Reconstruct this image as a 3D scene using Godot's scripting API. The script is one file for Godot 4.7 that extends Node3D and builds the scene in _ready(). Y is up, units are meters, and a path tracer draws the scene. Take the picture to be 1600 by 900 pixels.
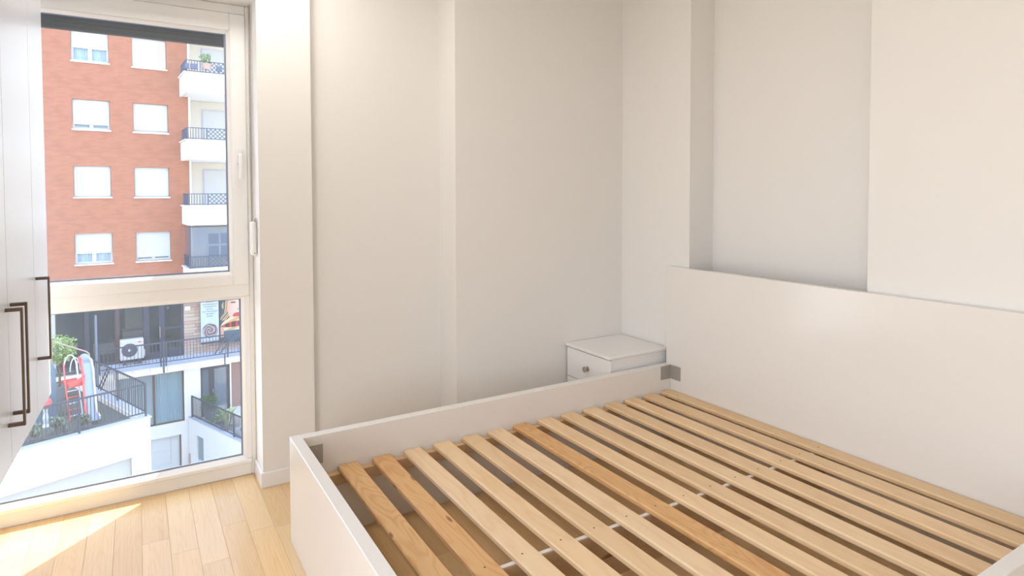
extends Node3D
# A bright empty bedroom with a slatted bed frame, a tall window and a courtyard outside.
# x runs along the window wall, z = 0 at the viewer, the window wall is at negative z, floor at y = 0.

const TOWER := 3.5    # heading in degrees of the brick building and the shops
const BLOCK := 20.5   # heading in degrees of the white terrace blocks
const LAMP_ENERGY := 0.64
const CEILING_ENERGY := 0.40
var M := {}
var cache := {}
var rng := RandomNumberGenerator.new()


# ---------------------------------------------------------------- helpers: nodes
func thing(called: String, label: String, category: String, at := Vector3.ZERO, yaw := 0.0, group := "") -> Node3D:
	var o := Node3D.new()
	add_top(o, called)
	o.position = at
	o.rotation_degrees.y = yaw
	tag(o, label, category, group)
	return o

func tag(o: Node3D, label: String, category: String, group := "") -> void:
	o.set_meta("label", label)
	o.set_meta("category", category)
	if group:
		o.set_meta("group", group)

func add_top(o: Node3D, called: String) -> void:
	o.name = numbered(self, called)
	add_child(o, true)

func numbered(parent: Node, called: String) -> String:
	var used: Dictionary = parent.get_meta("names_used", {}) if parent != self else cache.get("names", {})
	var n: int = used.get(called, 0)
	used[called] = n + 1
	if parent == self:
		cache["names"] = used
	else:
		parent.set_meta("names_used", used)
	return called if n == 0 else "%s_%03d" % [called, n]

func structure(called: String, label := "", category := "") -> Node3D:
	var o := Node3D.new()
	o.name = called
	add_child(o, true)
	o.set_meta("kind", "structure")
	if label:
		o.set_meta("label", label)
		o.set_meta("category", category)
	return o

func part(parent: Node3D, called: String, mesh: Mesh, m: Material, at := Vector3.ZERO, turn := Vector3.ZERO) -> MeshInstance3D:
	var o := MeshInstance3D.new()
	o.mesh = mesh
	o.material_override = m
	o.position = at
	o.rotation_degrees = turn
	o.name = numbered(parent, called)
	parent.add_child(o, true)
	return o

func copy(o: Node3D) -> Node3D:
	var c: Node3D = o.duplicate()
	add_top(c, String(o.name).rstrip("0123456789_"))
	return c

# a box from corner to corner, as a part
func slab(parent: Node3D, called: String, m: Material, a: Vector3, b: Vector3, bev := 0.0) -> MeshInstance3D:
	return part(parent, called, bm((b - a).abs(), bev), m, (a + b) / 2.0)


# ---------------------------------------------------------------- helpers: meshes
func tool() -> SurfaceTool:
	var st := SurfaceTool.new()
	st.begin(Mesh.PRIMITIVE_TRIANGLES)
	return st

func tri(st: SurfaceTool, a: Vector3, b: Vector3, c: Vector3, n: Vector3, ua: Vector2, ub: Vector2, uc: Vector2) -> void:
	var pts := [[a, ua], [b, ub], [c, uc]]
	if (b - a).cross(c - a).dot(n) > 0.0:
		pts = [[a, ua], [c, uc], [b, ub]]
	for p in pts:
		st.set_normal(n)
		st.set_uv(p[1])
		st.add_vertex(p[0])

func quad(st: SurfaceTool, a: Vector3, b: Vector3, c: Vector3, d: Vector3, n: Vector3, ua := Vector2.ZERO, ub := Vector2.ZERO, uc := Vector2.ZERO, ud := Vector2.ZERO) -> void:
	tri(st, a, b, c, n, ua, ub, uc)
	tri(st, a, c, d, n, ua, uc, ud)

# a box with chamfered edges; its texture runs along x
func add_box(st: SurfaceTool, c: Vector3, s: Vector3, bev := 0.0, uvo := Vector2.ZERO, turn := Basis()) -> void:
	var h := s / 2.0
	var k := h - Vector3.ONE * bev
	var put := func(v: Vector3) -> Vector3: return c + turn * v
	var uv := func(v: Vector3, axis: int) -> Vector2:
		var w: Vector2 = [Vector2(v.z, v.y), Vector2(v.x, v.z), Vector2(v.x, v.y + h.z)][axis]
		return w + uvo
	for i in 3:
		var j := (i + 1) % 3
		var l := (i + 2) % 3
		for si in [-1.0, 1.0]:
			var n := Vector3.ZERO
			n[i] = si
			var q := []
			for e in [[-1, -1], [1, -1], [1, 1], [-1, 1]]:
				var v := Vector3.ZERO
				v[i] = si * h[i]
				v[j] = e[0] * k[j]
				v[l] = e[1] * k[l]
				q.append(v)
			quad(st, put.call(q[0]), put.call(q[1]), put.call(q[2]), put.call(q[3]), turn * n, uv.call(q[0], i), uv.call(q[1], i), uv.call(q[2], i), uv.call(q[3], i))
			if bev > 0.0:
				for sj in [-1.0, 1.0]:
					var n2 := Vector3.ZERO
					n2[i] = si
					n2[j] = sj
					var q2 := []
					for e in [[0, -1], [0, 1], [1, 1], [1, -1]]:
						var v := Vector3.ZERO
						v[i] = si * (h[i] if e[0] == 0 else k[i])
						v[j] = sj * (k[j] if e[0] == 0 else h[j])
						v[l] = e[1] * k[l]
						q2.append(v)
					quad(st, put.call(q2[0]), put.call(q2[1]), put.call(q2[2]), put.call(q2[3]), turn * n2.normalized(), uv.call(q2[0], i), uv.call(q2[1], i), uv.call(q2[2], i), uv.call(q2[3], i))
	if bev > 0.0:
		for sx in [-1.0, 1.0]:
			for sy in [-1.0, 1.0]:
				for sz in [-1.0, 1.0]:
					var a := Vector3(sx * h.x, sy * k.y, sz * k.z)
					var b := Vector3(sx * k.x, sy * h.y, sz * k.z)
					var d := Vector3(sx * k.x, sy * k.y, sz * h.z)
					tri(st, put.call(a), put.call(b), put.call(d), turn * Vector3(sx, sy, sz).normalized(), uv.call(a, 1), uv.call(b, 1), uv.call(d, 1))

func bm(s: Vector3, bev := 0.0, uvo := Vector2.ZERO) -> ArrayMesh:
	var key := "b%.4f,%.4f,%.4f,%.4f,%.3f,%.3f" % [s.x, s.y, s.z, bev, uvo.x, uvo.y]
	if not cache.has(key):
		var st := tool()
		add_box(st, Vector3.ZERO, s, bev, uvo)
		cache[key] = st.commit()
	return cache[key]

func add_bar(st: SurfaceTool, a: Vector3, b: Vector3, w: float, t: float, bev := 0.0) -> void:
	var x := (b - a).normalized()
	var up := Vector3.UP if absf(x.y) < 0.95 else Vector3.RIGHT
	var z := x.cross(up).normalized()
	add_box(st, (a + b) / 2.0, Vector3(a.distance_to(b), w, t), bev, Vector2.ZERO, Basis(x, z.cross(x), z))

func bar(a: Vector3, b: Vector3, w: float, t: float, bev := 0.0) -> ArrayMesh:
	var st := tool()
	add_bar(st, a, b, w, t, bev)
	return st.commit()

func add_tube(st: SurfaceTool, pts: Array, r: float, sides := 8, r1 := -1.0) -> void:
	var rings := []
	var up := Vector3.UP
	for i in pts.size():
		var t: Vector3 = (pts[min(i + 1, pts.size() - 1)] - pts[max(i - 1, 0)]).normalized()
		if i == 0 and absf(t.dot(up)) > 0.95:
			up = Vector3.RIGHT
		var x := (up - t * up.dot(t)).normalized()
		up = x
		var y := t.cross(x)
		var rad := r if r1 < 0.0 else lerpf(r, r1, float(i) / (pts.size() - 1))
		var ring := []
		for k in sides + 1:
			var a := TAU * k / sides
			var n := x * cos(a) + y * sin(a)
			ring.append([pts[i] + n * rad, n])
		rings.append(ring)
	for i in pts.size() - 1:
		for k in sides:
			var q := [rings[i][k], rings[i][k + 1], rings[i + 1][k + 1], rings[i + 1][k]]
			var n: Vector3 = q[0][1] + q[1][1]
			for tr in [[0, 1, 2], [0, 2, 3]]:
				var o: Array = tr
				if (q[tr[1]][0] - q[tr[0]][0]).cross(q[tr[2]][0] - q[tr[0]][0]).dot(n) > 0.0:
					o = [tr[0], tr[2], tr[1]]
				for v in o:
					st.set_normal(q[v][1])
					st.set_uv(Vector2.ZERO)
					st.add_vertex(q[v][0])
	for e in [0, pts.size() - 1]:
		var n: Vector3 = (pts[0] - pts[1] if e == 0 else pts[e] - pts[e - 1]).normalized()
		for k in sides:
			tri(st, pts[e], rings[e][k][0], rings[e][k + 1][0], n, Vector2.ZERO, Vector2.ZERO, Vector2.ZERO)

func tube(pts: Array, r: float, sides := 8, r1 := -1.0) -> ArrayMesh:
	var st := tool()
	add_tube(st, pts, r, sides, r1)
	return st.commit()

# turned about y; profile of (radius, height)
func add_lathe(st: SurfaceTool, prof: Array, seg := 20, at := Vector3.ZERO, turn := Basis()) -> void:
	for i in prof.size() - 1:
		var p: Vector2 = prof[i]
		var q: Vector2 = prof[i + 1]
		var pn := Vector2(q.y - p.y, p.x - q.x).normalized()
		for k in seg:
			var a := TAU * k / seg
			var b := TAU * (k + 1) / seg
			var c := [Vector3(p.x * cos(a), p.y, p.x * sin(a)), Vector3(p.x * cos(b), p.y, p.x * sin(b)), Vector3(q.x * cos(b), q.y, q.x * sin(b)), Vector3(q.x * cos(a), q.y, q.x * sin(a))]
			var na := Vector3(pn.x * cos(a), pn.y, pn.x * sin(a))
			var nb := Vector3(pn.x * cos(b), pn.y, pn.x * sin(b))
			var ns := [na, nb, nb, na]
			for tr in [[0, 1, 2], [0, 2, 3]]:
				var o: Array = tr
				var cr: Vector3 = (c[tr[1]] - c[tr[0]]).cross(c[tr[2]] - c[tr[0]])
				if cr.length() < 1e-12:
					continue
				if cr.dot(na + nb) > 0.0:
					o = [tr[0], tr[2], tr[1]]
				for v in o:
					st.set_normal(turn * ns[v])
					st.set_uv(Vector2.ZERO)
					st.add_vertex(at + turn * c[v])

func lathe(prof: Array, seg := 20) -> ArrayMesh:
	var st := tool()
	add_lathe(st, prof, seg)
	return st.commit()

# a flat outline in x and y given depth along z
func prism(poly: PackedVector2Array, depth: float) -> ArrayMesh:
	var st := tool()
	var idx := Geometry2D.triangulate_polygon(poly)
	for s in [-1.0, 1.0]:
		for i in range(0, idx.size(), 3):
			var v := []
			for k in 3:
				var p := poly[idx[i + k]]
				v.append(Vector3(p.x, p.y, s * depth / 2.0))
			tri(st, v[0], v[1], v[2], Vector3(0, 0, s), poly[idx[i]], poly[idx[i + 1]], poly[idx[i + 2]])
	var ccw := not Geometry2D.is_polygon_clockwise(poly)
	for i in poly.size():
		var a := poly[i]
		var b := poly[(i + 1) % poly.size()]
		var n := Vector3(b.y - a.y, a.x - b.x, 0).normalized() * (1.0 if ccw else -1.0)
		var z := depth / 2.0
		quad(st, Vector3(a.x, a.y, -z), Vector3(b.x, b.y, -z), Vector3(b.x, b.y, z), Vector3(a.x, a.y, z), n)
	return st.commit()

# a wall in x and y whose front is at z = 0, with rectangular holes [x0, y0, x1, y1]
func wall_mesh(x0: float, x1: float, y0: float, y1: float, holes: Array, t: float) -> ArrayMesh:
	var xs := [x0, x1]
	var ys := [y0, y1]
	for h in holes:
		xs.append_array([h[0], h[2]])
		ys.append_array([h[1], h[3]])
	xs.sort()
	ys.sort()
	var st := tool()
	for i in xs.size() - 1:
		for j in ys.size() - 1:
			if xs[i + 1] - xs[i] < 0.001 or ys[j + 1] - ys[j] < 0.001:
				continue
			var c := Vector2((xs[i] + xs[i + 1]) / 2.0, (ys[j] + ys[j + 1]) / 2.0)
			var open := false
			for h in holes:
				if c.x > h[0] and c.x < h[2] and c.y > h[1] and c.y < h[3]:
					open = true
			if not open and c.x > x0 and c.x < x1:
				add_box(st, Vector3(c.x, c.y, -t / 2.0), Vector3(xs[i + 1] - xs[i], ys[j + 1] - ys[j], t))
	return st.commit()

# a rectangular ring of four bevelled bars lying in x and y; w = [left, right, bottom, top] widths
func ring_mesh(x0: float, x1: float, y0: float, y1: float, w: Array, t: float, bev := 0.0) -> ArrayMesh:
	var st := tool()
	add_box(st, Vector3(x0 + w[0] / 2.0, (y0 + y1) / 2.0, 0), Vector3(w[0], y1 - y0, t), bev)
	add_box(st, Vector3(x1 - w[1] / 2.0, (y0 + y1) / 2.0, 0), Vector3(w[1], y1 - y0, t), bev)
	add_box(st, Vector3((x0 + w[0] + x1 - w[1]) / 2.0, y0 + w[2] / 2.0, 0), Vector3(x1 - x0 - w[0] - w[1], w[2], t), bev)
	add_box(st, Vector3((x0 + w[0] + x1 - w[1]) / 2.0, y1 - w[3] / 2.0, 0), Vector3(x1 - x0 - w[0] - w[1], w[3], t), bev)
	return st.commit()

# a crown of many small bent leaves
func foliage(n: int, rx: float, ry: float, leaf: float, fill := 0.35) -> ArrayMesh:
	var st := tool()
	for i in n:
		var d := Vector3(rng.randf_range(-1, 1), rng.randf_range(-1, 1), rng.randf_range(-1, 1)).normalized() * lerpf(fill, 1.0, pow(rng.randf(), 0.5))
		d += Vector3(rng.randf_range(-1, 1), rng.randf_range(-1, 1), rng.randf_range(-1, 1)) * 0.12
		var p := Vector3(d.x * rx, d.y * ry, d.z * rx)
		var b := Basis.from_euler(Vector3(rng.randf_range(-0.9, 0.9), rng.randf() * TAU, rng.randf_range(-0.9, 0.9)))
		var l := leaf * rng.randf_range(0.7, 1.3)
		var a0 := p
		var a1 := p + b * Vector3(l * 0.5, l * 0.12, l * 0.28)
		var a2 := p + b * Vector3(l * 0.5, l * 0.12, -l * 0.28)
		var a3 := p + b * Vector3(l, -l * 0.05, 0)
		tri(st, a0, a1, a2, b.y, Vector2.ZERO, Vector2.ZERO, Vector2.ZERO)
		tri(st, a3, a1, a2, b.y, Vector2.ZERO, Vector2.ZERO, Vector2.ZERO)
	return st.commit()

# a point in a turned frame: u along it, y up, d metres in front of the viewer
func at(frame: float, u: float, y: float, d: float) -> Vector3:
	var a := deg_to_rad(frame)
	return Vector3(cos(a), 0, -sin(a)) * u - Vector3(sin(a), 0, cos(a)) * d + Vector3(0, y, 0)


# ---------------------------------------------------------------- materials
func mat(called: String, c: Color, rough := 0.6, metal := 0.0) -> StandardMaterial3D:
	var m := StandardMaterial3D.new()
	m.resource_name = called
	m.albedo_color = c
	m.roughness = rough
	m.metallic = metal
	M[called] = m
	return m

func rgb(r: int, g: int, b: int) -> Color:
	return Color(r / 255.0, g / 255.0, b / 255.0)

func tone(m: StandardMaterial3D, called: String, k: Color) -> StandardMaterial3D:
	var c: StandardMaterial3D = m.duplicate()
	c.resource_name = called
	c.albedo_color = k
	M[called] = c
	return c

# wood: 2 m along u by 0.25 m along v
func wood_image(seed_: int, light: Color, dark: Color, rings: float, fibre: float, knots: int, ring := 0.42) -> ImageTexture:
	var w := 1024
	var h := 256
	var n1 := FastNoiseLite.new()
	n1.seed = seed_
	n1.frequency = 0.01
	n1.fractal_octaves = 2
	var n2 := FastNoiseLite.new()
	n2.seed = seed_ + 7
	n2.frequency = 0.02
	n2.fractal_octaves = 3
	var r := RandomNumberGenerator.new()
	r.seed = seed_
	var kn := []
	for i in knots:
		kn.append(Vector3(r.randf() * w, r.randf() * h, r.randf_range(5.0, 10.0)))
	var im := Image.create(w, h, false, Image.FORMAT_RGB8)
	for y in h:
		for x in w:
			var warp := n1.get_noise_2d(x * (0.35 if ring > 0.3 else 0.16), y * 0.9) * rings
			var spot := 0.0
			for k in kn:
				var dx: float = (x - k.x) * 0.55
				var dy: float = y - k.y
				var d: float = sqrt(dx * dx + dy * dy) / k.z
				if d < 6.0:
					warp += exp(-d * 0.7) * 0.5
					spot = maxf(spot, clampf(1.5 - d * 1.2, 0.0, 1.0))
			var g := absf(fposmod(y * 0.016 * rings + warp * 3.0, 1.0) * 2.0 - 1.0)
			var f := n2.get_noise_2d(x * 0.12, y * 9.0)
			var t := clampf(ring * pow(g, 1.8) + fibre * f + 0.25 * n1.get_noise_2d(x * 0.2 + 900.0, y * 0.4), 0.0, 1.0)
			im.set_pixel(x, y, light.lerp(dark, clampf(t, 0.0, 1.0)).lerp(Color(0.36, 0.2, 0.09), spot * 0.55))
	return ImageTexture.create_from_image(im)

func wood(called: String, tex: Texture2D, k: Color, rough: float) -> StandardMaterial3D:
	var m := mat(called, k, rough)
	m.albedo_texture = tex
	m.uv1_scale = Vector3(0.5, 4.0, 1.0)
	return m

func brick_texture() -> ImageTexture:
	# 16 courses of 7 cm by 4 stretchers of 25 cm: 1.0 m by 1.12 m
	var w := 256
	var h := 288
	var im := Image.create(w, h, false, Image.FORMAT_RGB8)
	var r := RandomNumberGenerator.new()
	r.seed = 5
	var tones := []
	for i in 16:
		var row := []
		for k in 5:
			var t := r.randf_range(-1.0, 1.0)
			row.append(Color(0.625, 0.41, 0.322) * (1.0 + 0.06 * t))
		tones.append(row)
	for y in h:
		var c := y / 18
		for x in w:
			var xx := (x + (32 if c % 2 == 1 else 0)) % w
			var col: Color = tones[c][xx / 64]
			if y % 18 < 2 or xx % 64 < 2:
				col = Color(0.64, 0.435, 0.35)
			im.set_pixel(x, y, col)
	return ImageTexture.create_from_image(im)

func materials() -> void:
	mat("wall_paint", rgb(236, 233, 229), 0.9)
	mat("ceiling_paint", rgb(240, 236, 230), 0.9)
	mat("white_lacquer", rgb(240, 238, 236), 0.32)
	mat("wardrobe_gloss", rgb(212, 214, 219), 0.3).metallic_specular = 0.28
	mat("bed_white", rgb(236, 232, 227), 0.2).metallic_specular = 0.75
	mat("window_white", rgb(250, 249, 247), 0.4)
	mat("gasket_grey", rgb(144, 154, 172), 0.7)
	mat("bronze", rgb(112, 98, 88), 0.42, 0.55)
	mat("steel", rgb(172, 167, 160), 0.5, 0.25)
	mat("strap_grey", rgb(176, 168, 158), 0.85)
	mat("knob_steel", rgb(172, 165, 155), 0.3, 0.5)
	mat("screw_dark", rgb(110, 84, 60), 0.5, 0.3)
	mat("webbing", rgb(236, 230, 222), 0.8)
	mat("shutter_dark", rgb(34, 42, 52), 0.55)
	var g := mat("clear_glass", Color(0.95, 0.98, 1.0, 0.06), 0.03)
	g.transparency = BaseMaterial3D.TRANSPARENCY_ALPHA
	g.metallic_specular = 0.22
	var gl := mat("lamp_glow", rgb(250, 246, 238), 0.5)
	gl.emission_enabled = true
	gl.emission = Color(1.0, 0.93, 0.85)
	gl.emission_energy_multiplier = 0.8
	# outside
	var br := mat("brick_red", Color.WHITE, 0.9)
	br.albedo_texture = brick_texture()
	br.uv1_scale = Vector3(1.0, 1.0 / 1.12, 1.0)
	mat("render_cream", rgb(212, 207, 196), 0.9)
	mat("render_white", rgb(232, 232, 231), 0.85)
	mat("render_grey", rgb(172, 176, 180), 0.85)
	mat("shutter_white", rgb(190, 194, 197), 0.6)
	mat("rail_blue", rgb(66, 78, 100), 0.5)
	mat("rail_dark", rgb(58, 68, 84), 0.5)
	mat("frame_dark", rgb(50, 60, 78), 0.45)
	mat("frame_brown", rgb(84, 66, 66), 0.5)
	mat("curtain_blue", rgb(146, 172, 184), 0.9)
	mat("curtain_pale", rgb(206, 222, 238), 0.9)
	mat("garage_pale", rgb(216, 220, 224), 0.8)
	mat("post_grey", rgb(104, 116, 136), 0.5)
	mat("tile_white", rgb(230, 222, 212), 0.6)
	mat("coping_grey", rgb(180, 186, 200), 0.7)
	mat("turf_grey", rgb(92, 100, 96), 0.95)
	mat("shop_inside", rgb(74, 84, 92), 0.9)
	mat("shop_light", rgb(136, 156, 166), 0.8)
	mat("asphalt", rgb(150, 150, 150), 0.95)
	for i in 4:
		mat("stone_%d" % i, [rgb(172, 150, 140), rgb(180, 157, 144), rgb(164, 143, 136), rgb(177, 163, 151)][i], 0.9)
	mat("stone_joint", rgb(146, 128, 121), 0.95)
	mat("brown_wall", rgb(140, 118, 112), 0.9)
	mat("casing_white", rgb(191, 190, 188), 0.5)
	mat("fan_dark", rgb(70, 78, 92), 0.5)
	mat("mark_red", rgb(214, 70, 74), 0.6)
	mat("slide_red", rgb(226, 96, 94), 0.45)
	mat("slide_blue", rgb(150, 172, 200), 0.4)
	mat("play_blue", rgb(96, 126, 146), 0.5)
	mat("play_grey", rgb(206, 210, 220), 0.5)
	mat("leaf_light", rgb(150, 176, 110), 0.8)
	mat("leaf_mid", rgb(112, 146, 96), 0.8)
	mat("leaf_dark", rgb(78, 112, 74), 0.8)
	mat("leaf_yellow", rgb(172, 182, 104), 0.8)
	mat("leaf_grey", rgb(122, 138, 118), 0.9)
	for k in ["leaf_light", "leaf_mid", "leaf_dark", "leaf_yellow"]:
		M[k].backlight_enabled = true
		M[k].backlight = M[k].albedo_color * 0.4
	mat("bark", rgb(96, 82, 70), 0.95)
	mat("pot_clay", rgb(178, 150, 144), 0.8)
	mat("pot_blue", rgb(78, 92, 122), 0.6)
	mat("pot_grey", rgb(120, 126, 134), 0.7)
	var tg := mat("tinted_glass", Color(0.40, 0.47, 0.55, 0.6), 0.05)
	tg.transparency = BaseMaterial3D.TRANSPARENCY_ALPHA
	var lg := mat("loggia_glass", Color(0.40, 0.48, 0.58, 0.34), 0.05)
	lg.transparency = BaseMaterial3D.TRANSPARENCY_ALPHA
	lg.metallic_specular = 0.35
	var sg := mat("shop_glass", Color(0.22, 0.29, 0.34, 0.32), 0.04)
	sg.transparency = BaseMaterial3D.TRANSPARENCY_ALPHA
	sg.metallic_specular = 0.3
	var pg := mat("pale_glass", Color(0.62, 0.76, 0.84, 0.22), 0.05)
	pg.transparency = BaseMaterial3D.TRANSPARENCY_ALPHA
	pg.metallic_specular = 0.3
	# woods
	var oak := wood_image(11, Color(0.935, 0.81, 0.62), Color(0.85, 0.675, 0.45), 1.6, 0.30, 0, 0.22)
	for i in 5:
		wood("oak_%d" % i, oak, [Color(0.97, 0.96, 0.94), Color(0.95, 0.93, 0.90), Color(1.0, 0.98, 0.95), Color(0.97, 0.94, 0.90), Color(0.99, 0.98, 0.97)][i], 0.3).metallic_specular = 0.6
	var birch := wood_image(23, Color(0.95, 0.84, 0.69), Color(0.89, 0.745, 0.57), 0.5, 0.2, 1)
	for i in 3:
		wood("birch_%d" % i, birch, [Color(1.0, 0.99, 0.98), Color(0.97, 0.945, 0.91), Color(1.0, 0.98, 0.95)][i], 0.5)
	var pine := wood_image(37, Color(0.92, 0.77, 0.57), Color(0.80, 0.57, 0.35), 1.2, 0.24, 4)
	for i in 2:
		wood("pine_%d" % i, pine, [Color(0.97, 0.94, 0.90), Color(0.96, 0.91, 0.85)][i], 0.5)
	wood("ledger_wood", birch, Color(0.90, 0.86, 0.82), 0.6)


# ---------------------------------------------------------------- scene
func _ready() -> void:
	rng.seed = 4
	view_and_light()
	materials()
	room()
	window_front()
	window_side()
	wardrobe()
	bed()
	nightstand()
	shutter_winder()
	ceiling_lamp()
	panel_lamp()
	apartment_building()
	shops()
	terrace()
	lower_storey()
	right_block()
	railings()
	terrace_things()
	plants()


func view_and_light() -> void:
	var cam := Camera3D.new()
	cam.name = "camera"
	cam.position = Vector3(0, 1.38, 0)
	cam.rotation_degrees = Vector3(-1.901, -31.388, -0.124)
	cam.projection = Camera3D.PROJECTION_FRUSTUM
	cam.near = 0.05
	cam.far = 300.0
	cam.size = 900.0 / 966.4 * cam.near
	cam.frustum_offset = Vector2((800.0 - 802.1) / 966.4, -(450.0 - 334.6) / 966.4) * cam.near
	add_child(cam)
	cam.current = true
	var we := WorldEnvironment.new()
	we.name = "world_environment"
	var e := Environment.new()
	e.background_mode = Environment.BG_SKY
	e.sky = Sky.new()
	var s := ProceduralSkyMaterial.new()
	s.sky_top_color = rgb(176, 204, 240)
	s.sky_horizon_color = rgb(240, 246, 252)
	s.sky_curve = 0.2
	s.ground_bottom_color = rgb(190, 186, 180)
	s.ground_horizon_color = rgb(220, 220, 218)
	s.sky_energy_multiplier = 1.0
	s.ground_energy_multiplier = 1.0
	e.sky.sky_material = s
	e.background_energy_multiplier = 2.1
	e.tonemap_mode = Environment.TONE_MAPPER_LINEAR
	e.tonemap_exposure = 2.3
	e.sdfgi_enabled = true
	e.ssao_enabled = true
	e.ssil_enabled = true
	we.environment = e
	add_child(we)
	var sun := DirectionalLight3D.new()
	sun.name = "sun"
	sun.light_energy = 1.5
	sun.light_color = Color(1.0, 0.96, 0.88)
	sun.light_angular_distance = 0.5
	sun.shadow_enabled = true
	add_child(sun)
	sun.look_at_from_position(Vector3.ZERO, Vector3(-0.440, -0.777, 0.449))


func room() -> void:
	var w: Material = M.wall_paint
	# floor of short oak strips
	var f := structure("floor")
	slab(f, "subfloor", M.oak_1, Vector3(-0.95, -0.25, -3.30), Vector3(2.80, -0.014, 1.60))
	var x := -0.95
	var row := 0
	while x < 2.79:
		var bw := 0.0945
		var z := -3.24 - rng.randf() * 0.5
		while z < 1.6:
			var l: float = [0.62, 0.74, 0.86, 0.98][rng.randi() % 4]
			var a := maxf(z, -3.24)
			var b := minf(z + l, 1.6)
			if b - a > 0.03:
				var uvo := Vector2(rng.randf_range(0.5, 1.5), snappedf(rng.randf(), 0.04))
				part(f, "board", bm(Vector3(b - a - 0.0006, 0.014, minf(bw, 2.80 - x) - 0.0006), 0.0004, uvo), M["oak_%d" % (rng.randi() % 5)], Vector3(x + bw / 2.0, -0.007, (a + b) / 2.0), Vector3(0, 90, 0))
			z += l
		x += bw
		row += 1
	var c := structure("ceiling")
	slab(c, "ceiling_slab", M.ceiling_paint, Vector3(-1.10, 2.75, -3.69), Vector3(2.95, 2.95, 1.75))
	# the window wall: lintel, pillar beside the window, recess, column in the corner
	var b := structure("wall_back")
	slab(b, "lintel", w, Vector3(-0.80, 2.285, -3.69), Vector3(0.487, 2.75, -3.063))
	slab(b, "pillar", w, Vector3(0.487, -0.02, -3.69), Vector3(0.728, 2.75, -3.063))
	slab(b, "wall_slab", w, Vector3(0.728, -0.02, -3.69), Vector3(2.95, 2.75, -3.14))
	slab(b, "column", w, Vector3(1.438, -0.02, -3.14), Vector3(2.80, 2.75, -2.94))
	slab(b, "side_pier", w, Vector3(-1.10, -0.02, -3.69), Vector3(-0.80, 2.75, -3.063))
	slab(b, "threshold", M.render_white, Vector3(-0.80, -0.30, -3.69), Vector3(0.487, -0.10, -3.25))
	slab(b, "outer_sill", M.coping_grey, Vector3(-0.80, -0.10, -3.66), Vector3(0.487, -0.05, -3.302))
	var r := structure("wall_right")
	slab(r, "wall_slab", w, Vector3(2.776, -0.02, -2.94), Vector3(2.95, 2.75, 1.75))
	slab(r, "pier", w, Vector3(2.59, -0.02, -2.94), Vector3(2.776, 2.75, -2.39))
	slab(r, "chimney_breast", w, Vector3(2.59, -0.02, -1.42), Vector3(2.776, 2.75, 1.60))
	var l := structure("wall_left")
	part(l, "wall_slab", wall_mesh(-1.60, 3.063, -0.02, 2.75, [[-1.45, 0.10, 1.25, 2.50]], 0.15), w, Vector3(-0.95, 0, 0), Vector3(0, 90, 0))
	var n := structure("wall_front")
	slab(n, "wall_slab", w, Vector3(-0.95, -0.02, 1.60), Vector3(2.776, 2.75, 1.75))
	var bb := structure("baseboard_back")
	slab(bb, "baseboard_board", M.white_lacquer, Vector3(0.476, 0.0, -3.051), Vector3(0.728, 0.072, -3.063), 0.002)
	slab(bb, "baseboard_return", M.white_lacquer, Vector3(0.476, 0.0, -3.063), Vector3(0.487, 0.072, -3.236), 0.002)
	# the outside face of our own storeys
	var o := structure("wall_outside")
	slab(o, "wall_slab", M.render_cream, Vector3(-9.0, -13.0, -3.69), Vector3(12.0, -0.30, -3.40))
	slab(o, "wall_slab", M.render_cream, Vector3(-9.0, 2.95, -3.69), Vector3(12.0, 9.0, -3.40))
	slab(o, "wall_slab", M.render_cream, Vector3(2.95, -0.30, -3.69), Vector3(12.0, 2.95, -3.40))


func glass_bead(p: Node3D, x0: float, x1: float, y0: float, y1: float, z: float) -> void:
	# bright bevelled bead round a pane
	var st := tool()
	var i := 0.014
	var d := 0.014
	var o := [Vector3(x0, y0, z), Vector3(x1, y0, z), Vector3(x1, y1, z), Vector3(x0, y1, z)]
	var q := [Vector3(x0 + i, y0 + i, z - d), Vector3(x1 - i, y0 + i, z - d), Vector3(x1 - i, y1 - i, z - d), Vector3(x0 + i, y1 - i, z - d)]
	var ns := [Vector3(0, 1, 1), Vector3(-1, 0, 1), Vector3(0, -1, 1), Vector3(1, 0, 1)]
	for k in 4:
		var k2 := (k + 1) % 4
		quad(st, o[k], o[k2], q[k2], q[k], ns[k].normalized())
		var back := Vector3(0, 0, -0.008)
		quad(st, q[k], q[k2], q[k2] + back, q[k] + back, (ns[k] - Vector3(0, 0, 1)).normalized())
	part(p, "bead", st.commit(), M.white_lacquer)
	part(p, "gasket", ring_mesh(x0 + i, x1 - i, y0 + i, y1 - i, [0.004, 0.008, 0.008, 0.004], 0.003), M.gasket_grey, Vector3(0, 0, z - d - 0.0085))


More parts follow.
